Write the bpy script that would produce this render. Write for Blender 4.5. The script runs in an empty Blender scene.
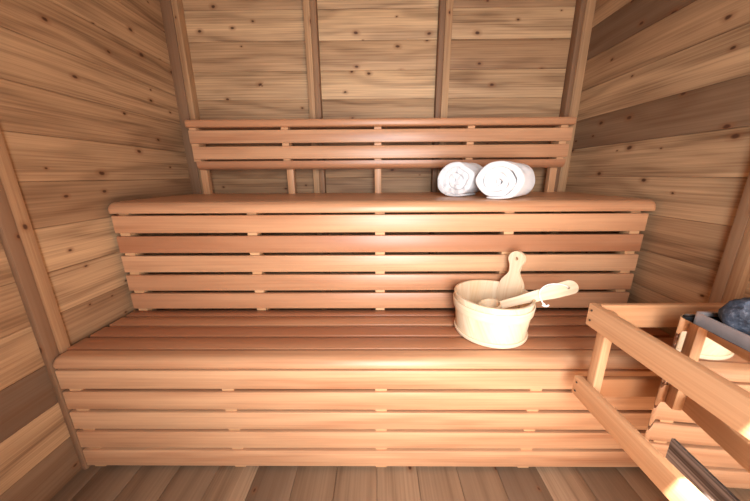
import bpy, bmesh, math, random
from mathutils import Vector, Matrix, noise as mnoise

S = bpy.context.scene
COL = S.collection
RND = random.Random(7)
PI = math.pi

# ------------------------------------------------------------------ materials
def nt(name):
    m = bpy.data.materials.new(name)
    m.use_nodes = True
    t = m.node_tree
    t.nodes.clear()
    out = t.nodes.new('ShaderNodeOutputMaterial')
    b = t.nodes.new('ShaderNodeBsdfPrincipled')
    t.links.new(b.outputs[0], out.inputs[0])
    return m, t, b

class G:
    """tiny node builder"""
    def __init__(s, t): s.t = t
    def n(s, kind, **kw):
        nd = s.t.nodes.new(kind)
        for k, v in kw.items(): setattr(nd, k, v)
        return nd
    def l(s, a, b): s.t.links.new(a, b)
    def val(s, sock, v):
        if hasattr(v, 'node'): s.l(v, sock)
        else: sock.default_value = v
    def math(s, op, a, b=0.0, c=0.0, clamp=False):
        nd = s.n('ShaderNodeMath', operation=op); nd.use_clamp = clamp
        s.val(nd.inputs[0], a); s.val(nd.inputs[1], b); s.val(nd.inputs[2], c)
        return nd.outputs[0]
    def mapr(s, v, a, b, c, d):
        nd = s.n('ShaderNodeMapRange'); nd.clamp = True
        s.val(nd.inputs[0], v)
        for i, x in enumerate((a, b, c, d)): nd.inputs[i+1].default_value = x
        return nd.outputs[0]
    def mix(s, f, a, b, blend='MIX'):
        nd = s.n('ShaderNodeMix', data_type='RGBA', blend_type=blend)
        s.val(nd.inputs[0], f)
        for sock, v in ((nd.inputs[6], a), (nd.inputs[7], b)):
            if hasattr(v, 'node'): s.l(v, sock)
            else: sock.default_value = (*v, 1)
        return nd.outputs[2]
    def noise(s, vec, scale, detail=3, rough=.5, dist=0.0):
        nd = s.n('ShaderNodeTexNoise')
        s.l(vec, nd.inputs['Vector'])
        nd.inputs['Scale'].default_value = scale
        nd.inputs['Detail'].default_value = detail
        nd.inputs['Roughness'].default_value = rough
        nd.inputs['Distortion'].default_value = dist
        return nd.outputs['Fac']
    def stretch(s, vec, x, y, z=1):
        nd = s.n('ShaderNodeMapping'); s.l(vec, nd.inputs['Vector'])
        nd.inputs['Scale'].default_value = (x, y, z)
        return nd.outputs[0]

def srgb(r, g, b):
    f = lambda c: (c/255/12.92) if c/255 <= .04045 else ((c/255+.055)/1.055)**2.4
    return (f(r), f(g), f(b))

def wood(name, light, mid, dark, line, knots=0.0, ring=1.0, rough=.55, bump=.25, stain=.35, fine=.42, bs=11, spec=.3):
    m, t, b = nt(name); g = G(t)
    uv = g.n('ShaderNodeUVMap').outputs[0]
    tone = g.n('ShaderNodeAttribute', attribute_name='tone').outputs['Fac']
    # cathedral growth rings: bands across the board bent by slow noise along it
    slow = g.noise(g.stretch(uv, 1.3, 6), 1.0, 2, .5)
    sep = g.n('ShaderNodeSeparateXYZ'); g.l(uv, sep.inputs[0])
    phase = g.math('ADD', g.math('MULTIPLY', slow, 26.0*ring), g.math('MULTIPLY', sep.outputs[1], 60.0))
    rings = g.math('MULTIPLY_ADD', g.math('SINE', phase), .5, .5)
    rings = g.math('POWER', rings, 2.2)
    streak = g.noise(g.stretch(uv, 2.2, 130), 1.0, 4, .6)
    broad = g.noise(g.stretch(uv, .9, bs), 1.0, 3, .55)
    base = g.mix(g.mapr(tone, 0, .5, 0, 1), light, mid)
    base = g.mix(g.mapr(tone, .5, 1, 0, 1), base, dark)
    f = g.math('MULTIPLY', rings, .36*min(ring, 1.0))
    f = g.math('ADD', f, g.mapr(streak, .38, .68, 0, fine))
    f = g.math('ADD', f, g.mapr(broad, .42, .72, 0, stain), clamp=True)
    col = g.mix(f, base, line)
    hi = g.mapr(broad, .25, .45, .22, 0)
    col = g.mix(hi, col, light)
    if knots:
        vor = g.n('ShaderNodeTexVoronoi', voronoi_dimensions='2D')
        warp = g.noise(g.stretch(uv, 30, 30), 1.0, 2)
        wv = g.n('ShaderNodeVectorMath', operation='SCALE')
        cmb = g.n('ShaderNodeCombineXYZ'); g.l(warp, cmb.inputs[0]); g.l(warp, cmb.inputs[1])
        g.l(cmb.outputs[0], wv.inputs[0]); wv.inputs['Scale'].default_value = .008
        add = g.n('ShaderNodeVectorMath', operation='ADD')
        g.l(uv, add.inputs[0]); g.l(wv.outputs[0], add.inputs[1])
        g.l(g.stretch(add.outputs[0], .62, 1.0), vor.inputs['Vector'])
        vor.inputs['Scale'].default_value = 9.0
        d = vor.outputs['Distance']
        sc = g.n('ShaderNodeSeparateColor'); g.l(vor.outputs['Color'], sc.inputs[0])
        on = g.math('GREATER_THAN', sc.outputs[0], 1-knots)
        size = g.mapr(sc.outputs[1], 0, 1, .022, .075)
        rel = g.math('DIVIDE', d, size)
        core = g.math('MULTIPLY', g.mapr(rel, .55, 1.1, 1, 0), on)
        halo = g.math('MULTIPLY', g.mapr(rel, .8, 2.6, .55, 0), on)
        col = g.mix(halo, col, srgb(128, 80, 48))
        col = g.mix(g.math('MULTIPLY', core, .9), col, srgb(70, 38, 22))
    g.l(col, b.inputs['Base Color'])
    b.inputs['Roughness'].default_value = rough
    b.inputs['Specular IOR Level'].default_value = spec
    bp = g.n('ShaderNodeBump'); bp.inputs['Strength'].default_value = bump
    bp.inputs['Distance'].default_value = .0015
    g.l(g.math('ADD', streak, g.math('MULTIPLY', rings, .3)), bp.inputs['Height'])
    g.l(bp.outputs[0], b.inputs['Normal'])
    return m

def plain(name, col, rough=.5, metal=0.0, var=.12, scale=40, bump=0.0, coord='Object', st=(1, 1, 1)):
    m, t, b = nt(name); g = G(t)
    tc = g.n('ShaderNodeTexCoord')
    nz = g.noise(g.stretch(tc.outputs[coord], *st), scale, 4, .6)
    c = g.mix(g.mapr(nz, .3, .7, 0, 1), tuple(x*(1-var) for x in col), tuple(min(1, x*(1+var)) for x in col))
    g.l(c, b.inputs['Base Color'])
    b.inputs['Roughness'].default_value = rough
    b.inputs['Metallic'].default_value = metal
    if bump:
        bp = g.n('ShaderNodeBump'); bp.inputs['Strength'].default_value = bump
        bp.inputs['Distance'].default_value = .004
        g.l(nz, bp.inputs['Height']); g.l(bp.outputs[0], b.inputs['Normal'])
    return m

M = {}
M['wall'] = wood('wall_boards', srgb(216, 179, 136), srgb(178, 140, 103), srgb(110, 88, 70), srgb(104, 72, 48), knots=.62, ring=.85, rough=.6, stain=.3, bs=7)
M['floor'] = wood('floor_boards', srgb(176, 146, 116), srgb(140, 114, 90), srgb(104, 84, 68), srgb(92, 68, 48), knots=.45, ring=.7, rough=.5, stain=.22, fine=.3, bs=6)
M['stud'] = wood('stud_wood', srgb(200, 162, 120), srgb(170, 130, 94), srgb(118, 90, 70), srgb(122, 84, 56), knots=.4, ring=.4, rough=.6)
M['cedar'] = wood('red_cedar', srgb(220, 175, 134), srgb(202, 150, 110), srgb(160, 104, 73), srgb(156, 100, 67), ring=.6, rough=.36, bump=.1, stain=.4, fine=.3, spec=.45)
M['batten'] = wood('pale_batten', srgb(222, 184, 140), srgb(208, 162, 120), srgb(180, 132, 92), srgb(190, 138, 90), ring=.3)
M['rail'] = wood('guard_wood', srgb(222, 176, 134), srgb(206, 156, 114), srgb(174, 120, 82), srgb(168, 114, 74), ring=.4, rough=.4, bump=.1, stain=.35)
M['pine'] = wood('pale_pine', srgb(236, 218, 190), srgb(228, 204, 168), srgb(206, 172, 130), srgb(216, 178, 130), ring=.3, rough=.5, bump=.1, stain=.25)
M['grey_streak'] = wood('streaked_grey', srgb(200, 184, 170), srgb(170, 152, 140), srgb(130, 114, 104), srgb(74, 60, 52), ring=1.0, rough=.6, bump=.4, stain=.6, fine=.8)
M['steel'] = plain('polished_steel', (.80, .78, .76), rough=.035, metal=1, var=.03, scale=3)
M['rim'] = plain('satin_metal', (.50, .42, .40), rough=.42, metal=.25, var=.1, scale=30)
M['black'] = plain('black_enamel', (.012, .012, .013), rough=.6, var=.2)
M['screw'] = plain('dark_screw', (.05, .03, .02), rough=.5, metal=.5)
M['cord'] = plain('white_cord', (.85, .82, .76), rough=.8, scale=300, bump=.3)

def stone_mat():
    m, t, b = nt('sauna_stone'); g = G(t)
    tc = g.n('ShaderNodeTexCoord').outputs['Object']
    n1 = g.noise(tc, 28, 6, .7); n2 = g.noise(tc, 110, 4, .7)
    c = g.mix(g.mapr(n1, .35, .68, 0, 1), srgb(30, 35, 46), srgb(88, 97, 114))
    c = g.mix(g.mapr(n2, .55, .75, 0, .5), c, srgb(150, 152, 160))
    g.l(c, b.inputs['Base Color']); b.inputs['Roughness'].default_value = .75
    bp = g.n('ShaderNodeBump'); bp.inputs['Strength'].default_value = .7; bp.inputs['Distance'].default_value = .006
    g.l(g.math('ADD', n1, g.math('MULTIPLY', n2, .4)), bp.inputs['Height']); g.l(bp.outputs[0], b.inputs['Normal'])
    return m
M['stone'] = stone_mat()

def towel_mat():
    m, t, b = nt('terry_cloth'); g = G(t)
    tc = g.n('ShaderNodeTexCoord').outputs['Object']
    n1 = g.noise(tc, 420, 3, .7); n2 = g.noise(tc, 60, 3, .5)
    c = g.mix(g.mapr(n1, .3, .7, 0, 1), (.80, .77, .76), (.92, .90, .89))
    g.l(c, b.inputs['Base Color']); b.inputs['Roughness'].default_value = .95
    b.inputs['Sheen Weight'].default_value = .3
    bp = g.n('ShaderNodeBump'); bp.inputs['Strength'].default_value = .8; bp.inputs['Distance'].default_value = .004
    g.l(g.math('ADD', n1, n2), bp.inputs['Height']); g.l(bp.outputs[0], b.inputs['Normal'])
    return m
M['towel'] = towel_mat()

# ------------------------------------------------------------------ mesh helpers
def newbm():
    bm = bmesh.new()
    bm.loops.layers.uv.new('UVMap'); bm.faces.layers.float.new('tone')
    return bm

def obj(name, bm, mat, parent=None, smooth=35, tone_default=None):
    bmesh.ops.recalc_face_normals(bm, faces=bm.faces)
    me = bpy.data.meshes.new(name)
    bm.to_mesh(me); bm.free()
    me.materials.append(mat)
    if smooth:
        me.polygons.foreach_set('use_smooth', [True]*len(me.polygons))
        me.set_sharp_from_angle(angle=math.radians(smooth))
    o = bpy.data.objects.new(name, me); COL.objects.link(o)
    if parent: o.parent = parent
    return o

def empty(name, loc, label, cat, group=None, rot=(0, 0, 0)):
    o = bpy.data.objects.new(name, None); COL.objects.link(o)
    o.empty_display_size = .05
    o.location = loc; o.rotation_euler = rot
    o['label'] = label; o['category'] = cat
    if group: o['group'] = group
    return o

def tag(o, label, cat, group=None):
    o['label'] = label; o['category'] = cat
    if group: o['group'] = group
    return o

def struct(o): o['kind'] = 'structure'; return o

AX = {'x': (Vector((1, 0, 0)), Vector((0, 1, 0)), Vector((0, 0, 1))),
      'y': (Vector((0, 1, 0)), Vector((1, 0, 0)), Vector((0, 0, 1))),
      'z': (Vector((0, 0, 1)), Vector((1, 0, 0)), Vector((0, 1, 0)))}

def rrect(a0, a1, b0, b1, r, seg=3):
    """rounded rectangle profile (a, b)"""
    r = min(r, (a1-a0)/2.01, (b1-b0)/2.01)
    pts = []
    for cx, cy, s in ((a1-r, b1-r, 0), (a0+r, b1-r, 1), (a0+r, b0+r, 2), (a1-r, b0+r, 3)):
        for i in range(seg+1):
            t = (s + i/seg)*PI/2
            pts.append((cx+r*math.cos(t), cy+r*math.sin(t)))
    return pts

def extrude(bm, axis, prof, t0, t1, tone=.5, ends=None, endpiv=None, endr=0.0, mat=None, nseg=1):
    """profile swept along an axis with caps; the grain (u) runs along the axis. endr rounds both ends over towards endpiv"""
    U, A, B = AX[axis]
    uvl = bm.loops.layers.uv['UVMap']; tl = bm.faces.layers.float['tone']
    ou, ov = RND.uniform(0, 40), RND.uniform(0, 40)
    stations = []
    if endr:
        k = 6
        e = [(t0 + endr*(1-math.sin(PI/2*i/k)), 1-math.cos(PI/2*i/k)) for i in range(k+1)][::-1]
        stations += [(p, ins) for p, ins in e]
        stations += [(t1-(p-t0), ins) for p, ins in e[::-1]]
    else:
        stations = [(t0+(t1-t0)*i/nseg, 0) for i in range(nseg+1)]
    amin = min(p[0] for p in prof); amax = max(p[0] for p in prof)
    bmin = min(p[1] for p in prof); bmax = max(p[1] for p in prof)
    piv = endpiv or ((amin+amax)/2, (bmin+bmax)/2)
    hd = max(max(abs(p[0]-piv[0]) for p in prof), max(abs(p[1]-piv[1]) for p in prof))
    rings = []
    for t, ins in stations:
        k = 1 - ins*min(endr/hd, .95) if endr else 1
        rings.append([bm.verts.new(U*t + A*(piv[0]+(a-piv[0])*k) + B*(piv[1]+(b-piv[1])*k)) for a, b in prof])
    per = [0]
    n = len(prof)
    for i in range(n):
        a, b = prof[i], prof[(i+1) % n]
        per.append(per[-1]+math.hypot(a[0]-b[0], a[1]-b[1]))
    def setf(f, uvs):
        f[tl] = tone
        for lp, uv in zip(f.loops, uvs): lp[uvl].uv = uv
    for s in range(len(rings)-1):
        ua, ub = stations[s][0]+ou, stations[s+1][0]+ou
        for i in range(n):
            j = (i+1) % n
            f = bm.faces.new((rings[s][i], rings[s][j], rings[s+1][j], rings[s+1][i]))
            setf(f, ((ua, per[i]+ov), (ua, per[i+1]+ov), (ub, per[i+1]+ov), (ub, per[i]+ov)))
    for rg in (rings[0], rings[-1]):
        f = bm.faces.new(rg)
        setf(f, [(p[0]*.3+ou, p[1]+ov) for p in prof])

def board(bm, axis, x0, x1, y0, y1, z0, z1, r=.003, tone=.5, seg=2):
    lim = {'x': ((y0, y1), (z0, z1), (x0, x1)), 'y': ((x0, x1), (z0, z1), (y0, y1)), 'z': ((x0, x1), (y0, y1), (z0, z1))}[axis]
    extrude(bm, axis, rrect(*lim[0], *lim[1], r, seg), *lim[2], tone=tone)

def jit(t, a=.08): return max(0, min(1, t+RND.uniform(-a, a)))

# ------------------------------------------------------------------ the room
XW, YB, YF, ZC = 1.0715, 1.705, -.45, 2.20
Z0, P = .0043, .1433
def rows(): return [(max(0.0, Z0+P*k if k else 0.0), min(ZC, Z0+P*(k+1))) for k in range(16)]

LB = [.6, .15, .75, .60, .18, .15, .62, .36, .42, .30, .38, .28, .42, .2, .5, .4]
LF = [.88, .36, .98, .42, .55, .40, .50, .36, .42, .32, .4, .28, .45, .2, .5, .4]
RB = [.5, .4, .3, .4, .35, .50, .22, .28, .85, .22, .42, .88, .40, .3, .5, .4]
RF = [.5, .3, .4, .5, .35, .45, .3, .35, .80, .25, .42, .85, .40, .3, .5, .4]
BL = [.5, .3, .4, .5, .5, .5, .5, .45, .3, .12, .28, .02, .34, .5, .3, .4]
BC = [.5, .3, .4, .5, .5, .5, .5, .45, .3, .0, .24, .02, .10, .4, .3, .4]
BR = [.5, .3, .4, .5, .5, .5, .5, .45, .3, .15, .50, .12, .55, .4, .3, .4]

bm = newbm()
for k, (a, b) in enumerate(rows()):
    board(bm, 'y', -XW-.022, -XW, YF, .79, a, b, .0036, jit(LF[k], .03))
    board(bm, 'y', -XW-.022, -XW, .79, YB, a, b, .0036, jit(LB[k], .03))
struct(obj('wall_left', bm, M['wall']))
bm = newbm()
for k, (a, b) in enumerate(rows()):
    board(bm, 'y', XW, XW+.022, YF, .79, a, b, .0036, jit(RF[k], .03))
    board(bm, 'y', XW, XW+.022, .79, YB, a, b, .0036, jit(RB[k], .03))
struct(obj('wall_right', bm, M['wall']))
bm = newbm()
for k in range(-2, 16):
    a, b = max(0, 1.424+.139*(k-9)), min(ZC, 1.424+.139*(k-8))
    if b <= a: continue
    for x0, x1, T in ((-XW-.022, -.33, BL), (-.33, .34, BC), (.34, XW+.022, BR)):
        board(bm, 'x', x0, x1, YB, YB+.022, a, b, .0036, jit(T[max(k, 0)], .03))
struct(obj('wall_back', bm, M['wall']))
# front wall with the open doorway behind the camera
bm = newbm()
DX0, DX1, DZ = -.42, .42, 1.92
for k, (a, b) in enumerate(rows()):
    if a >= DZ - .05:
        board(bm, 'x', -XW-.022, XW+.022, YF-.022, YF, a, b, .0036, .4)
    else:
        board(bm, 'x', -XW-.022, DX0, YF-.022, YF, a, b, .0036, .4)
        board(bm, 'x', DX1, XW+.022, YF-.022, YF, a, b, .0036, .4)
struct(obj('wall_front', bm, M['wall']))
FT = [.7, .72, .50, .58, .22, .78, .50, .42, .30, .38, .48, .85, .22, .62, .4, .5]
bm = newbm()
x = -1.009-.1433; k = 0
while x < XW+.02:
    board(bm, 'y', max(x, -XW-.022), min(x+.1433, XW+.022), YF-.022, YB+.022, -.024, 0, .0036, FT[k % 16])
    x += .1433; k += 1
struct(obj('floor', bm, M['floor']))
bm = newbm()
x = -XW-.022
while x < XW+.02:
    board(bm, 'y', x, min(x+.1433, XW+.022), YF-.022, YB+.022, ZC, ZC+.022, .0016, jit(.4, .25))
    x += .1433
struct(obj('ceiling', bm, M['wall']))

# studs on the walls
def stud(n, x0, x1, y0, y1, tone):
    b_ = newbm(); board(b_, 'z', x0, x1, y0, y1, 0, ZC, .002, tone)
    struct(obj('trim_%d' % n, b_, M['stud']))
stud(1, -XW, -1.018, 1.652, YB, .85)  # dark tone puts the shade in this corner into the board's colour
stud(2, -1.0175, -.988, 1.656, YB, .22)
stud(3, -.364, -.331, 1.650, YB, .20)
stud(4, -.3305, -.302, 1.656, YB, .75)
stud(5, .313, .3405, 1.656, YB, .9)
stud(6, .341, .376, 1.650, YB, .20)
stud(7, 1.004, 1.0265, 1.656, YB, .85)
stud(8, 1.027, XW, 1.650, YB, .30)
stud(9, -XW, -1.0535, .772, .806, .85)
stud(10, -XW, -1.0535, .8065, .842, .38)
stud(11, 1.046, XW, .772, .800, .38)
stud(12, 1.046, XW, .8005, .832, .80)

# ------------------------------------------------------------------ benches
def nose_profile(y0, y1, z0, z1):
    """front board of a bench: flat underside, big rounded front upper edge"""
    R = min(z1-z0-.006, .032)
    pts = [(y1, z0), (y1, z1-.002), (y1-.002, z1)]
    for i in range(9):
        t = PI/2*(1+i/8)
        pts.append((y0+R+R*math.cos(t), z1-R+R*math.sin(t)))
    pts += [(y0, z0+.005), (y0+.0015, z0+.0015), (y0+.005, z0)]
    return pts

SUPX = (-1.012, -.500, .0095, .519, 1.012)

def bench(name, label, yf, ztop, zslat, slats, seat_slats, tones, seat_tones, nose_y, nose_z, nx, sx, zfoot, nose_tone, seat_back):
    e = empty(name, (0, (yf+seat_back)/2, 0), label, 'bench')
    par = Matrix.Translation((0, -(yf+seat_back)/2, 0))
    def part(n, b_, m):
        bmesh.ops.transform(b_, matrix=par, verts=b_.verts)
        return obj(n, b_, m, e)
    b_ = newbm()
    for i, tn in enumerate(tones):
        z1 = zslat-.0821*i; z0 = z1-.0697
        board(b_, 'x', sx[0], sx[1], yf, yf+.020, z0, z1, .0035, tn)
    part('front_panel', b_, M['cedar'])
    b_ = newbm()
    for (y0, y1), tn in zip(seat_slats, seat_tones):
        board(b_, 'x', sx[0]-.005, sx[1]+.005, y0, y1, ztop-.026, ztop, .0025, tn)
    part('seat', b_, M['cedar'])
    b_ = newbm()
    pr = nose_profile(nose_y[0], nose_y[1], nose_z[0], nose_z[1])
    extrude(b_, 'x', pr, nx[0], nx[1], tone=nose_tone, endpiv=(nose_y[1], nose_z[0]), endr=.022)
    part('nosing', b_, M['cedar'])
    for x in SUPX:
        w = .019
        b_ = newbm()
        board(b_, 'z', x-w, x+w, yf+.0203, yf+.054, zfoot, ztop-.062, .002, .5)
        board(b_, 'y', x-w, x+w, yf+.0203, seat_back-.01, ztop-.0615, ztop-.0263, .002, .3)
        # spacer block reaching forward between the slats
        for i in range(len(tones)+1):
            zz = zslat-.0821*i
            if i == 0: continue
            board(b_, 'x', x-w, x+w, yf+.007, yf+.0205, zz+.0004, zz+.0120, .001, .5)
        part('support', b_, M['batten'])
    return e

bench('lower_bench', 'wide lower cedar slat bench carrying the wooden bucket, nearest the floor', .7749, .460, .412, 5,
      [(.8295, .8935), (.9075, .9705), (.9850, 1.0480), (1.0625, 1.111)],
      [.30, .36, .26, .34, .30], [.80, .95, .75, .95], (.766, .8185), (.4255, .460),
      (-1.0515, 1.045), (-1.0490, 1.041), 0.0, .35, 1.111)
bench('upper_bench', 'upper cedar slat bench with two rolled white towels on its seat', 1.0937, .925, .872, 5,
      [(1.150, 1.225), (1.233, 1.308), (1.316, 1.391), (1.399, 1.474), (1.482, 1.557), (1.565, 1.640)],
      [.48, .85, .34, .62, .68], [.35, .45, .4, .5, .4, .5], (1.078, 1.142), (.882, .925),
      (-1.048, 1.063), (-1.044, 1.044), 0.0, .42, 1.640)

# backrest
e = empty('backrest', (0, 1.56, .925), 'slatted cedar backrest along the rear wall, above the towels', 'backrest')
par = Matrix.Translation((0, -1.56, -.925))
def bpart(n, b_, m):
    bmesh.ops.transform(b_, matrix=par, verts=b_.verts); return obj(n, b_, m, e)
b_ = newbm()
board(b_, 'x', -.963, .985, 1.537, 1.557, 1.1835, 1.2465, .004, .35)
board(b_, 'x', -.957, .979, 1.537, 1.557, 1.1050, 1.1685, .004, .45)
bpart('back_slats', b_, M['cedar'])
b_ = newbm()
extrude(b_, 'x', rrect(1.524, 1.600, 1.2590, 1.296, .012, 4), -.972, .993, tone=.62, endpiv=(1.60, 1.259), endr=.012)
bpart('top_rail', b_, M['cedar'])
b_ = newbm()
pr = [(1.558, 1.095), (1.534, 1.095)] + [(1.534+.030*(1-math.cos(PI/2*i/6)), 1.084-.030*math.sin(PI/2*i/6)) for i in range(7)] + [(1.578, 1.054), (1.578, 1.07)]
extrude(b_, 'x', pr, -.945, .972, tone=.8)
bpart('bottom_rail', b_, M['cedar'])
for x in (-.942, -.472, .003, .476, .945):
    b_ = newbm()
    board(b_, 'z', x-.018, x+.018, 1.5785, 1.612, .925, 1.2588, .002, .35)
    board(b_, 'z', x-.018, x+.018, 1.5575, 1.5787, 1.096, 1.2588, .002, .35)
    for z0, z1 in ((1.247, 1.2587), (1.169, 1.183), (1.0955, 1.1045)):
        board(b_, 'x', x-.018, x+.018, 1.541, 1.5577, z0, z1, .001, .3)
    bpart('support', b_, M['rail'])

# ------------------------------------------------------------------ heater guard
e = empty('heater_guard', (.60, .45, 0), 'pale wooden rail guard around the steel heater', 'railing')
par = Matrix.Translation((-.60, -.45, 0))
def gpart(n, b_, m, p=e):
    bmesh.ops.transform(b_, matrix=par, verts=b_.verts); return obj(n, b_, m, p)
def screws(rail, pts, axis='x'):
    for (x, y, z) in pts:
        b_ = newbm()
        bmesh.ops.create_cone(b_, cap_ends=True, segments=10, radius1=.0032, radius2=.0026, depth=.002,
                              matrix=Matrix.Translation((x, y, z)) @ Matrix.Rotation(-PI/2, 4, 'Y' if axis == 'x' else 'X'))
        gpart('screw', b_, M['screw'], rail)
GX0, GX1, GY = .572, .592, .704
YN = -.02
b_ = newbm(); board(b_, 'y', GX0, GX1, YN, GY, .620, .683, .003, .5)
r1 = gpart('rail', b_, M['rail'])
screws(r1, [(GX0-.0006, GY-.012, .667), (GX0-.0006, GY-.012, .638)])
b_ = newbm(); board(b_, 'y', GX0, GX1, YN, GY, .396, .455, .003, .55)
r2 = gpart('rail', b_, M['rail'])
screws(r2, [(GX0-.0006, GY-.012, .440), (GX0-.0006, GY-.012, .412)])
b_ = newbm(); board(b_, 'x', GX1+.0002, XW-.001, .6875, GY, .618, .684, .003, .55); gpart('rail', b_, M['rail'])
b_ = newbm(); board(b_, 'x', GX1+.0002, XW-.001, .6875, GY, .393, .453, .003, .95); gpart('rail', b_, M['rail'])
b_ = newbm(); board(b_, 'z', GX1+.0003, GX1+.024, .659, .687, .396, .672, .003, .25); gpart('post', b_, M['rail'])
b_ = newbm(); board(b_, 'z', GX1+.0003, GX1+.024, .02, .050, 0.0, .672, .003, .25); gpart('post', b_, M['rail'])

# ------------------------------------------------------------------ heater
HX0, HX1, HY0, HY1, HZ0, HZ1 = .704, .970, .200, .618, .332, .697
HR = -.072                      # the heater hangs a touch askew on its bracket
_dx, _dy = -(HX1-HX0)/2, (HY1-HY0)/2
_rx, _ry = _dx*math.cos(HR)-_dy*math.sin(HR), _dx*math.sin(HR)+_dy*math.cos(HR)
e = empty('sauna_heater', (HX0-_rx, HY1-_ry, HZ0), 'polished steel sauna heater mounted on the wall behind the wooden rails', 'heater', None, (0, 0, HR))
hpar = Matrix.Translation((-(HX0+HX1)/2, -(HY0+HY1)/2, -HZ0))
def hpart(n, b_, m, p=e):
    bmesh.ops.transform(b_, matrix=hpar, verts=b_.verts); return obj(n, b_, m, p, smooth=50)
def shell(b_, x0, x1, y0, y1, z0, z1, r, th, seg=10, floor_z=None, lip=0):
    out = rrect(x0, x1, y0, y1, r, seg); inn = rrect(x0+th, x1-th, y0+th, y1-th, max(r-th, .002), seg)
    n = len(out)
    lv = [[b_.verts.new((a, c, z0)) for a, c in out], [b_.verts.new((a, c, z1)) for a, c in out],
          [b_.verts.new((a, c, z1)) for a, c in inn], [b_.verts.new((a, c, z0 if floor_z is None else floor_z)) for a, c in inn]]
    for s in range(3):
        for i in range(n):
            j = (i+1) % n; b_.faces.new((lv[s][i], lv[s][j], lv[s+1][j], lv[s+1][i]))
    if floor_z is None:
        for i in range(n):
            j = (i+1) % n; b_.faces.new((lv[3][i], lv[3][j], lv[0][j], lv[0][i]))
    else:
        b_.faces.new(lv[3]); b_.faces.new(lv[0])
b_ = newbm(); shell(b_, HX0, HX1, HY0, HY1, HZ0, HZ1, .032, .0025, floor_z=HZ0+.01); body = hpart('outer_casing', b_, M['steel'])
b_ = newbm(); shell(b_, HX0+.0032, HX1-.0032, HY0+.0032, HY1-.0032, HZ0+.012, HZ1-.006, .028, .002, floor_z=HZ0+.014); hpart('inner_liner', b_, M['black'])
b_ = newbm(); shell(b_, HX0+.035, HX1-.033, HY0+.033, HY1-.008, HZ0+.10, .708, .012, .006, floor_z=.560); hpart('stone_basket', b_, M['rim'])
b_ = newbm(); shell(b_, HX0+.0415, HX1-.0395, HY0+.0395, HY1-.0145, HZ0+.24, .699, .008, .002, floor_z=.630); hpart('basket_shade_liner', b_, M['black'])  # added black lining, gives the basket's inside its shade by colour
# bottom flange
b_ = newbm(); board(b_, 'y', HX0-.006, HX0-.0004, HY0+.03, HY1-.03, HZ0-.004, HZ0+.008, .001); hpart('bottom_flange', b_, M['steel'])
b_ = newbm(); board(b_, 'y', HX0-.004, HX0-.0004, HY0+.02, .536, HZ0+.012, .414, .0008, .6); hpart('side_panel', b_, M['grey_streak'])  # dark grey streaked patch low on the casing, built as a thin panel
b_ = newbm(); board(b_, 'y', HX1+.0003, XW-.014, HY0+.08, HY1-.08, HZ0+.05, HZ0+.32, .002); hpart('wall_bracket', b_, M['black'])

# sauna stones in the basket
def stone(loc, size, seed, label, group=None):
    b_ = bmesh.new(); b_.loops.layers.uv.new('UVMap'); b_.faces.layers.float.new('tone')
    bmesh.ops.create_icosphere(b_, subdivisions=4, radius=1)
    off = Vector((seed*3.7, seed*1.3, seed*2.1))
    rr = random.Random(seed)
    planes = [(Vector((rr.gauss(0, 1), rr.gauss(0, 1), rr.gauss(0, 1))).normalized(), rr.uniform(.62, .9)) for _ in range(13)]
    for v in b_.verts:
        d = v.co.normalized(); p = d.copy()
        for nn, h in planes:
            k = p.dot(nn)
            if k > h: p -= nn*(k-h)*.92
        p *= 1 + .10*mnoise.noise(d*2.2+off) + .05*mnoise.noise(d*6+off) + .025*mnoise.noise(d*14+off)
        v.co = p
    for ax in range(3):
        lo = min(v.co[ax] for v in b_.verts); hi = max(v.co[ax] for v in b_.verts)
        for v in b_.verts: v.co[ax] = ((v.co[ax]-lo)/(hi-lo)*2-1)*size[ax]
    o = obj('sauna_stone', b_, M['stone'], None, smooth=28)
    o.location = loc; o.rotation_euler = (0, 0, rr.uniform(-.12, .12))
    tag(o, label, 'stone', group)
G_ST = 'sauna stones heaped in the heater'
stone((.793, .551, .722), (.052, .040, .052), 3, 'blue-grey stone on heater, nearest the end of the back rail', G_ST)
stone((.888, .540, .724), (.041, .038, .048), 5, 'dark stone at the right picture edge against the far heater rim', G_ST)
stone((.792, .466, .676), (.040, .042, .038), 8, 'low dark stone half sunk behind the front heater rim', G_ST)
stone((.878, .454, .700), (.042, .042, .044), 11, 'dark sauna stone in the heater, just outside the right picture edge', G_ST)

# ------------------------------------------------------------------ bucket
BX, BY, BZ = .415, .945, .460
RB0, RB1, BH = .1195, .136, .149
e = empty('water_bucket', (BX, BY, BZ), 'pale pine sauna bucket with a tall stave handle on the lower bench', 'bucket')
def brad(z): return RB0+(RB1-RB0)*z/BH
def ringwall(b_, prof, seg=96, tone=.2, a0=0, staves=0):
    """lathe a closed (r, z) profile; the grain runs up"""
    uvl = b_.loops.layers.uv['UVMap']; tl = b_.faces.layers.float['tone']
    rg = []
    for i in range(seg):
        a = 2*PI*i/seg
        rg.append([b_.verts.new((r*math.cos(a), r*math.sin(a), z)) for r, z in prof])
    n = len(prof)
    tn = [RND.uniform(0, .55) for _ in range(64)]; uo = [RND.uniform(0, 30) for _ in range(64)]
    for i in range(seg):
        j = (i+1) % seg
        s = int(i*staves/seg) if staves else 0
        for k in range(n):
            l = (k+1) % n
            f = b_.faces.new((rg[i][k], rg[j][k], rg[j][l], rg[i][l]))
            f[tl] = tn[s] if staves else tone
            for lp, (aa, kk) in zip(f.loops, ((i, k), (i+1, k), (i+1, l), (i, l))):
                if staves: lp[uvl].uv = (prof[kk][1]+uo[s], aa*2*PI/seg*prof[kk][0]+uo[s])
                else: lp[uvl].uv = (aa*2*PI/seg*prof[kk][0], prof[kk][1]+prof[kk][0])
b_ = newbm()
th = .011
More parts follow.
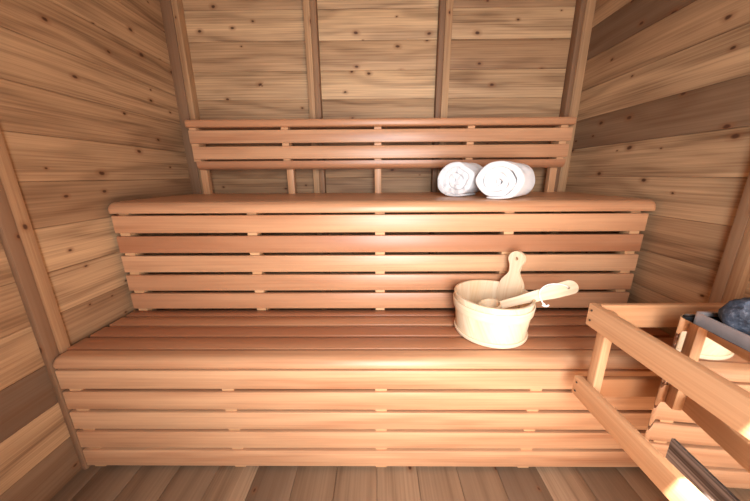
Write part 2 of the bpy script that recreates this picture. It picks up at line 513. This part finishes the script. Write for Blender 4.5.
pr = [(brad(0), .001), (brad(BH)-.0012, BH-.001), (brad(BH)-.003, BH), (brad(BH)-th+.002, BH), (brad(BH)-th, BH-.002), (brad(.014)-th, .014), (brad(0)-th, .001)]
ringwall(b_, pr, staves=16); obj('staves', b_, M['pine'], e)
b_ = newbm()
bmesh.ops.create_cone(b_, cap_ends=True, segments=64, radius1=brad(.006)-th-.0003, radius2=brad(.016)-th-.0003, depth=.010, matrix=Matrix.Translation((0, 0, .011)))
obj('bottom', b_, M['pine'], e)
def hoop(z0, z1, t):
    b_ = newbm()
    pr = [(brad(z0)+.0003, z0), (brad(z0)+t*.7, z0), (brad(z0)+t, z0+.003), (brad(z1)+t, z1-.003), (brad(z1)+t*.7, z1), (brad(z1)+.0003, z1)]
    ringwall(b_, pr, tone=.15); obj('hoop', b_, M['pine'], e)
hoop(.094, .128, .0045); hoop(.003, .017, .006)
# tall handle stave: paddle outline with a hole, curved a little with the bucket wall
def paddle(b_, outline, hole, th, tone=.2):
    """flat outline (list of (x, z)) with an optional round hole, thickness th in y"""
    vs = [b_.verts.new((x, 0, z)) for x, z in outline]
    ed = [b_.edges.new((vs[i], vs[(i+1) % len(vs)])) for i in range(len(vs))]
    if hole:
        hx, hz, hr = hole
        hv = [b_.verts.new((hx+hr*math.cos(2*PI*i/16), 0, hz+hr*math.sin(2*PI*i/16))) for i in range(16)]
        ed += [b_.edges.new((hv[i], hv[(i+1) % 16])) for i in range(16)]
    fs = [f for f in bmesh.ops.triangle_fill(b_, edges=ed, use_beauty=True)['geom'] if isinstance(f, bmesh.types.BMFace)]
    ext = bmesh.ops.extrude_face_region(b_, geom=fs)
    bmesh.ops.translate(b_, verts=[v for v in ext['geom'] if isinstance(v, bmesh.types.BMVert)], vec=(0, th, 0))
    uvl = b_.loops.layers.uv['UVMap']; tl = b_.faces.layers.float['tone']
    ou = RND.uniform(0, 30)
    for f in b_.faces:
        f[tl] = tone
        for lp in f.loops: lp[uvl].uv = (lp.vert.co.z+ou, lp.vert.co.x+lp.vert.co.y+ou)
def smooth_outline(half):
    """half = [(z, half width)...] sampled smoothly -> closed symmetric outline"""
    pts = []
    zs = [h[0] for h in half]
    n = 48
    out = []
    for i in range(n+1):
        z = zs[0]+(zs[-1]-zs[0])*i/n
        for k in range(len(half)-1):
            if half[k][0] <= z <= half[k+1][0]+1e-9:
                f = (z-half[k][0])/(half[k+1][0]-half[k][0]); f = f*f*(3-2*f)
                out.append((half[k][1]*(1-f)+half[k+1][1]*f, z)); break
    zt, R = half[-1]
    tip = [(R*math.cos(PI*i/14), zt+R*math.sin(PI*i/14)) for i in range(1, 14)]
    return out + tip + [(-w, z) for w, z in out[::-1]]
HA = math.radians(36)
b_ = newbm()
ol = smooth_outline([(.022, .046), (.125, .052), (.150, .046), (.205, .0185), (.222, .021), (.250, .031)])
paddle(b_, ol, (0, .253, .0075), .012, .15)
# lean with the staves, stand just inside the wall, bend round the bucket's axis
for v in b_.verts:
    x, y, z = v.co
    r = brad(min(z, BH)) - th - .005 + y + max(0, z-BH)*.12
    a = HA - x/ (brad(BH)-th)
    if z > BH:
        k = min(1, (z-BH)/.05)
        px, py = r*math.cos(a), r*math.sin(a)
        c, s = math.cos(HA), math.sin(HA)
        fx, fy = r*c + x*s, r*s - x*c
        v.co = (px*(1-k)+fx*k, py*(1-k)+fy*k, z)
    else:
        v.co = (r*math.cos(a), r*math.sin(a), z)
obj('handle', b_, M['pine'], e, smooth=50)

# ------------------------------------------------------------------ ladle
LA, LBp = Vector((.425, .905, .577)), Vector((.676, .905, .6495))
e = empty('ladle', LA, 'pale wooden ladle resting in the bucket, handle over the rim', 'ladle')
d = (LBp-LA); L = d.length; d.normalize()
side = Vector((0, .62, .78)); side = (side-d*side.dot(d)).normalized()
nrm = d.cross(side)
b_ = newbm()
ol = smooth_outline([(0, .014), (.05, .015), (.13, .019), (.19, .0235), (L-.022, .0245)])
paddle(b_, ol, (0, L-.03, .0045), .013, .1)
R3 = Matrix((side, nrm, d)).transposed().to_4x4()
bmesh.ops.transform(b_, matrix=R3, verts=b_.verts)
h = obj('handle', b_, M['pine'], e, smooth=50)
bv = h.modifiers.new('soft_edges', 'BEVEL'); bv.width = .002; bv.segments = 2; bv.limit_method = 'ANGLE'; bv.angle_limit = math.radians(50)
# scoop: a small turned cup
b_ = newbm()
pr = [(.0005, 0), (.026, 0), (.033, .004), (.037, .016), (.038, .034), (.036, .036), (.034, .034), (.032, .016), (.026, .007), (.0005, .006)]
ringwall(b_, pr, seg=48, tone=.3)
bmesh.ops.transform(b_, matrix=Matrix.Translation((-.034, -.002, -.010)) @ Matrix.Rotation(-.25, 4, 'Y') @ Matrix.Translation((0, 0, -.016)), verts=b_.verts)
obj('scoop', b_, M['pine'], e, smooth=50)
def tube(name, pts, r, m, parent=None, cyclic=False):
    cu = bpy.data.curves.new(name, 'CURVE'); cu.dimensions = '3D'
    sp = cu.splines.new('NURBS'); sp.points.add(len(pts)-1)
    for p_, q in zip(sp.points, pts): p_.co = (*q, 1)
    sp.use_endpoint_u = True; sp.order_u = 4; sp.use_cyclic_u = cyclic
    cu.bevel_depth = r; cu.bevel_resolution = 3; cu.resolution_u = 6; cu.use_fill_caps = True
    tmp = bpy.data.objects.new(name, cu); COL.objects.link(tmp)
    me = bpy.data.meshes.new_from_object(tmp.evaluated_get(bpy.context.evaluated_depsgraph_get()))
    bpy.data.objects.remove(tmp)
    me.name = name; me.materials.clear(); me.materials.append(m)
    for p_ in me.polygons: p_.use_smooth = True
    o = bpy.data.objects.new(name, me); COL.objects.link(o)
    if parent: o.parent = parent
    return o
def lp(t, s, n): return d*t + side*s + nrm*n     # ladle-local point
F = .0165
pts = [lp(L-.03, 0, F-.012), lp(L-.03, .0, F+.002), lp(L-.045, .012, F+.006), lp(L-.07, .025, F+.002), lp(L-.10, .026, F), lp(L-.125, .012, F),
       lp(L-.132, -.006, F), lp(L-.130, -.022, F-.002), lp(L-.128, -.034, F-.006)]
co = tube('hanging_cord', pts, .0021, M['cord'], e)
pts = [lp(L-.128, -.030, F-.006), lp(L-.124, -.034, F-.004), lp(L-.130, -.038, F-.004), lp(L-.133, -.033, F-.008), lp(L-.126, -.040, F-.006),
       lp(L-.118, -.042, F-.006), lp(L-.114, -.038, F-.006)]
tube('knot', pts, .0032, M['cord'], co)

# ------------------------------------------------------------------ rolled towels
def towel(loc, yaw, rx, rz, length, label, seed, flip):
    rr = random.Random(seed)
    e = empty('rolled_towel', loc, label, 'towel', 'rolled towels on the upper bench', (0, 0, yaw))
    # spiral cross-section (x, z) extruded along y, thick cloth with soft folded ends
    turns, n = 3.2, 150
    mid = []
    for i in range(n+1):
        t = i/n
        a = 2*PI*turns*t*flip + (PI*1.38 if flip < 0 else PI*1.62)-2*PI*turns*flip
        k = .06+.94*t
        w = 1 + .03*mnoise.noise(Vector((math.cos(a)*1.5, math.sin(a)*1.5, seed)))
        mid.append((k*math.cos(a)*w, k*math.sin(a)*w))
    th = .94/turns*.5*1.0
    def ring(off):
        out = []
        for i, (x, z) in enumerate(mid):
            r = math.hypot(x, z); out.append((x*(r+off)/r, z*(r+off)/r))
        return out
    tl = lambda z: z
    b_ = newbm()
    ny = 14
    grid = []
    for j in range(ny+1):
        v = j/ny
        y = -length/2+length*v
        edge = min(v, 1-v)*length
        rows_ = []
        rnd_ = min(1, math.sqrt(max(0, 1-(1-min(1, edge/.014))**2)))
        tt = th*(1.16 if j in (0, ny) else 1.0)
        for sgn in (1, -1):
            row = []
            for i, (x, z) in enumerate(mid):
                r = math.hypot(x, z); k = (r+sgn*tt)/r
                bulge = .008*mnoise.noise(Vector((x*2, z*2, seed+v*3)))
                endw = (.010*mnoise.noise(Vector((x*3.5, z*3.5, seed*2))) + .016*(1-r)) if j in (0, ny) else 0
                yy = y + (endw-.006 if j == 0 else -endw+.006 if j == ny else 0)
                px, pz = x*k*rx, z*k*rz
                row.append(b_.verts.new((px+bulge, yy, pz+bulge*.5)))
            rows_.append(row)
        grid.append(rows_)
    for j in range(ny):
        for s in range(2):
            for i in range(n):
                b_.faces.new((grid[j][s][i], grid[j][s][i+1], grid[j+1][s][i+1], grid[j+1][s][i]))
        for i in (0, n):
            b_.faces.new((grid[j][0][i], grid[j+1][0][i], grid[j+1][1][i], grid[j][1][i]))
    for j in (0, ny):
        for i in range(n):
            b_.faces.new((grid[j][0][i], grid[j][1][i], grid[j][1][i+1], grid[j][0][i+1]))
    bmesh.ops.create_uvsphere(b_, u_segments=20, v_segments=12, radius=1, matrix=Matrix.Diagonal((.24*rx, length/2-.004, .24*rz, 1)))
    zmin = min(v.co.z for v in b_.verts)
    for v in b_.verts:
        if v.co.z < -.82*rz: v.co.z = -.82*rz+(v.co.z+.82*rz)*.35
    zmin = min(v.co.z for v in b_.verts)
    for v in b_.verts: v.co.z -= zmin
    o = obj('towel_roll', b_, M['towel'], e, smooth=60)
    s = o.modifiers.new('soft', 'SUBSURF'); s.levels = 1; s.render_levels = 1
    return e
towel((.348+.08*.64, 1.288+.08*.766, .9253), math.radians(-40), 0.086, .077, .17, 'rolled white towel on the left, partly behind the other roll', 2, 1)
towel((.466+.1*.64, 1.138+.1*.766, .9253), math.radians(-40), .091, .0755, .20, 'rolled white towel on the right, in front of the other roll', 5, -1)

# ------------------------------------------------------------------ light
def area(name, loc, rot, sx, sy, power, col=(1, 1, 1)):
    l = bpy.data.lights.new(name, 'AREA'); l.shape = 'RECTANGLE'; l.size = sx; l.size_y = sy
    l.energy = power; l.color = col
    o = bpy.data.objects.new(name, l); COL.objects.link(o); o.location = loc; o.rotation_euler = rot
    return o
dl = area('doorway_daylight', (.18, YF-.03, .95), (math.radians(82), 0, 0), .56, 1.3, 26.5, (.89, .945, 1))
dl.data.spread = math.radians(125)
sp = bpy.data.lights.new('rail_patch_spot', 'SPOT'); sp.energy = 2600; sp.spot_size = math.radians(52); sp.spot_blend = .012; sp.shadow_soft_size = .006  # added unseen spot lamp that makes the bright patch on the near rails
sp.color = (1, .97, .93)
so = bpy.data.objects.new('rail_patch_spot', sp); COL.objects.link(so)
so.location = (-.1, -.15, 2.1)
so.rotation_euler = (Vector((.57, -.407, .5))-so.location).to_track_quat('-Z', 'Y').to_euler()

w = bpy.data.worlds.new('World'); S.world = w; w.use_nodes = True
w.node_tree.nodes['Background'].inputs[0].default_value = (.9, .95, 1, 1)
w.node_tree.nodes['Background'].inputs[1].default_value = .8

# ------------------------------------------------------------------ camera
f, pitch, yaw, roll = 282.0237, .2603, -.0098, -.0064
cy, sy = math.cos(yaw), math.sin(yaw)
fwd = Vector((sy*math.cos(pitch), cy*math.cos(pitch), -math.sin(pitch)))
r_ = Vector((cy, -sy, 0)); u_ = r_.cross(fwd)
R = r_*math.cos(roll)+u_*math.sin(roll); U = u_*math.cos(roll)-r_*math.sin(roll)
cam = bpy.data.cameras.new('camera'); cam.sensor_fit = 'HORIZONTAL'; cam.sensor_width = 36; cam.lens = f/750*36
cam.clip_start = .01
co = bpy.data.objects.new('camera', cam); COL.objects.link(co)
mt = Matrix((R, U, -fwd)).transposed().to_4x4(); mt.translation = Vector((0, 0, 1.0197))
co.matrix_world = mt
S.camera = co
S.view_settings.view_transform = 'Standard'; S.view_settings.look = 'None'
S.view_settings.gamma = 1; S.view_settings.use_curve_mapping = False
S.view_settings.exposure = 0.0
S.cycles.max_bounces = 10; S.cycles.diffuse_bounces = 6
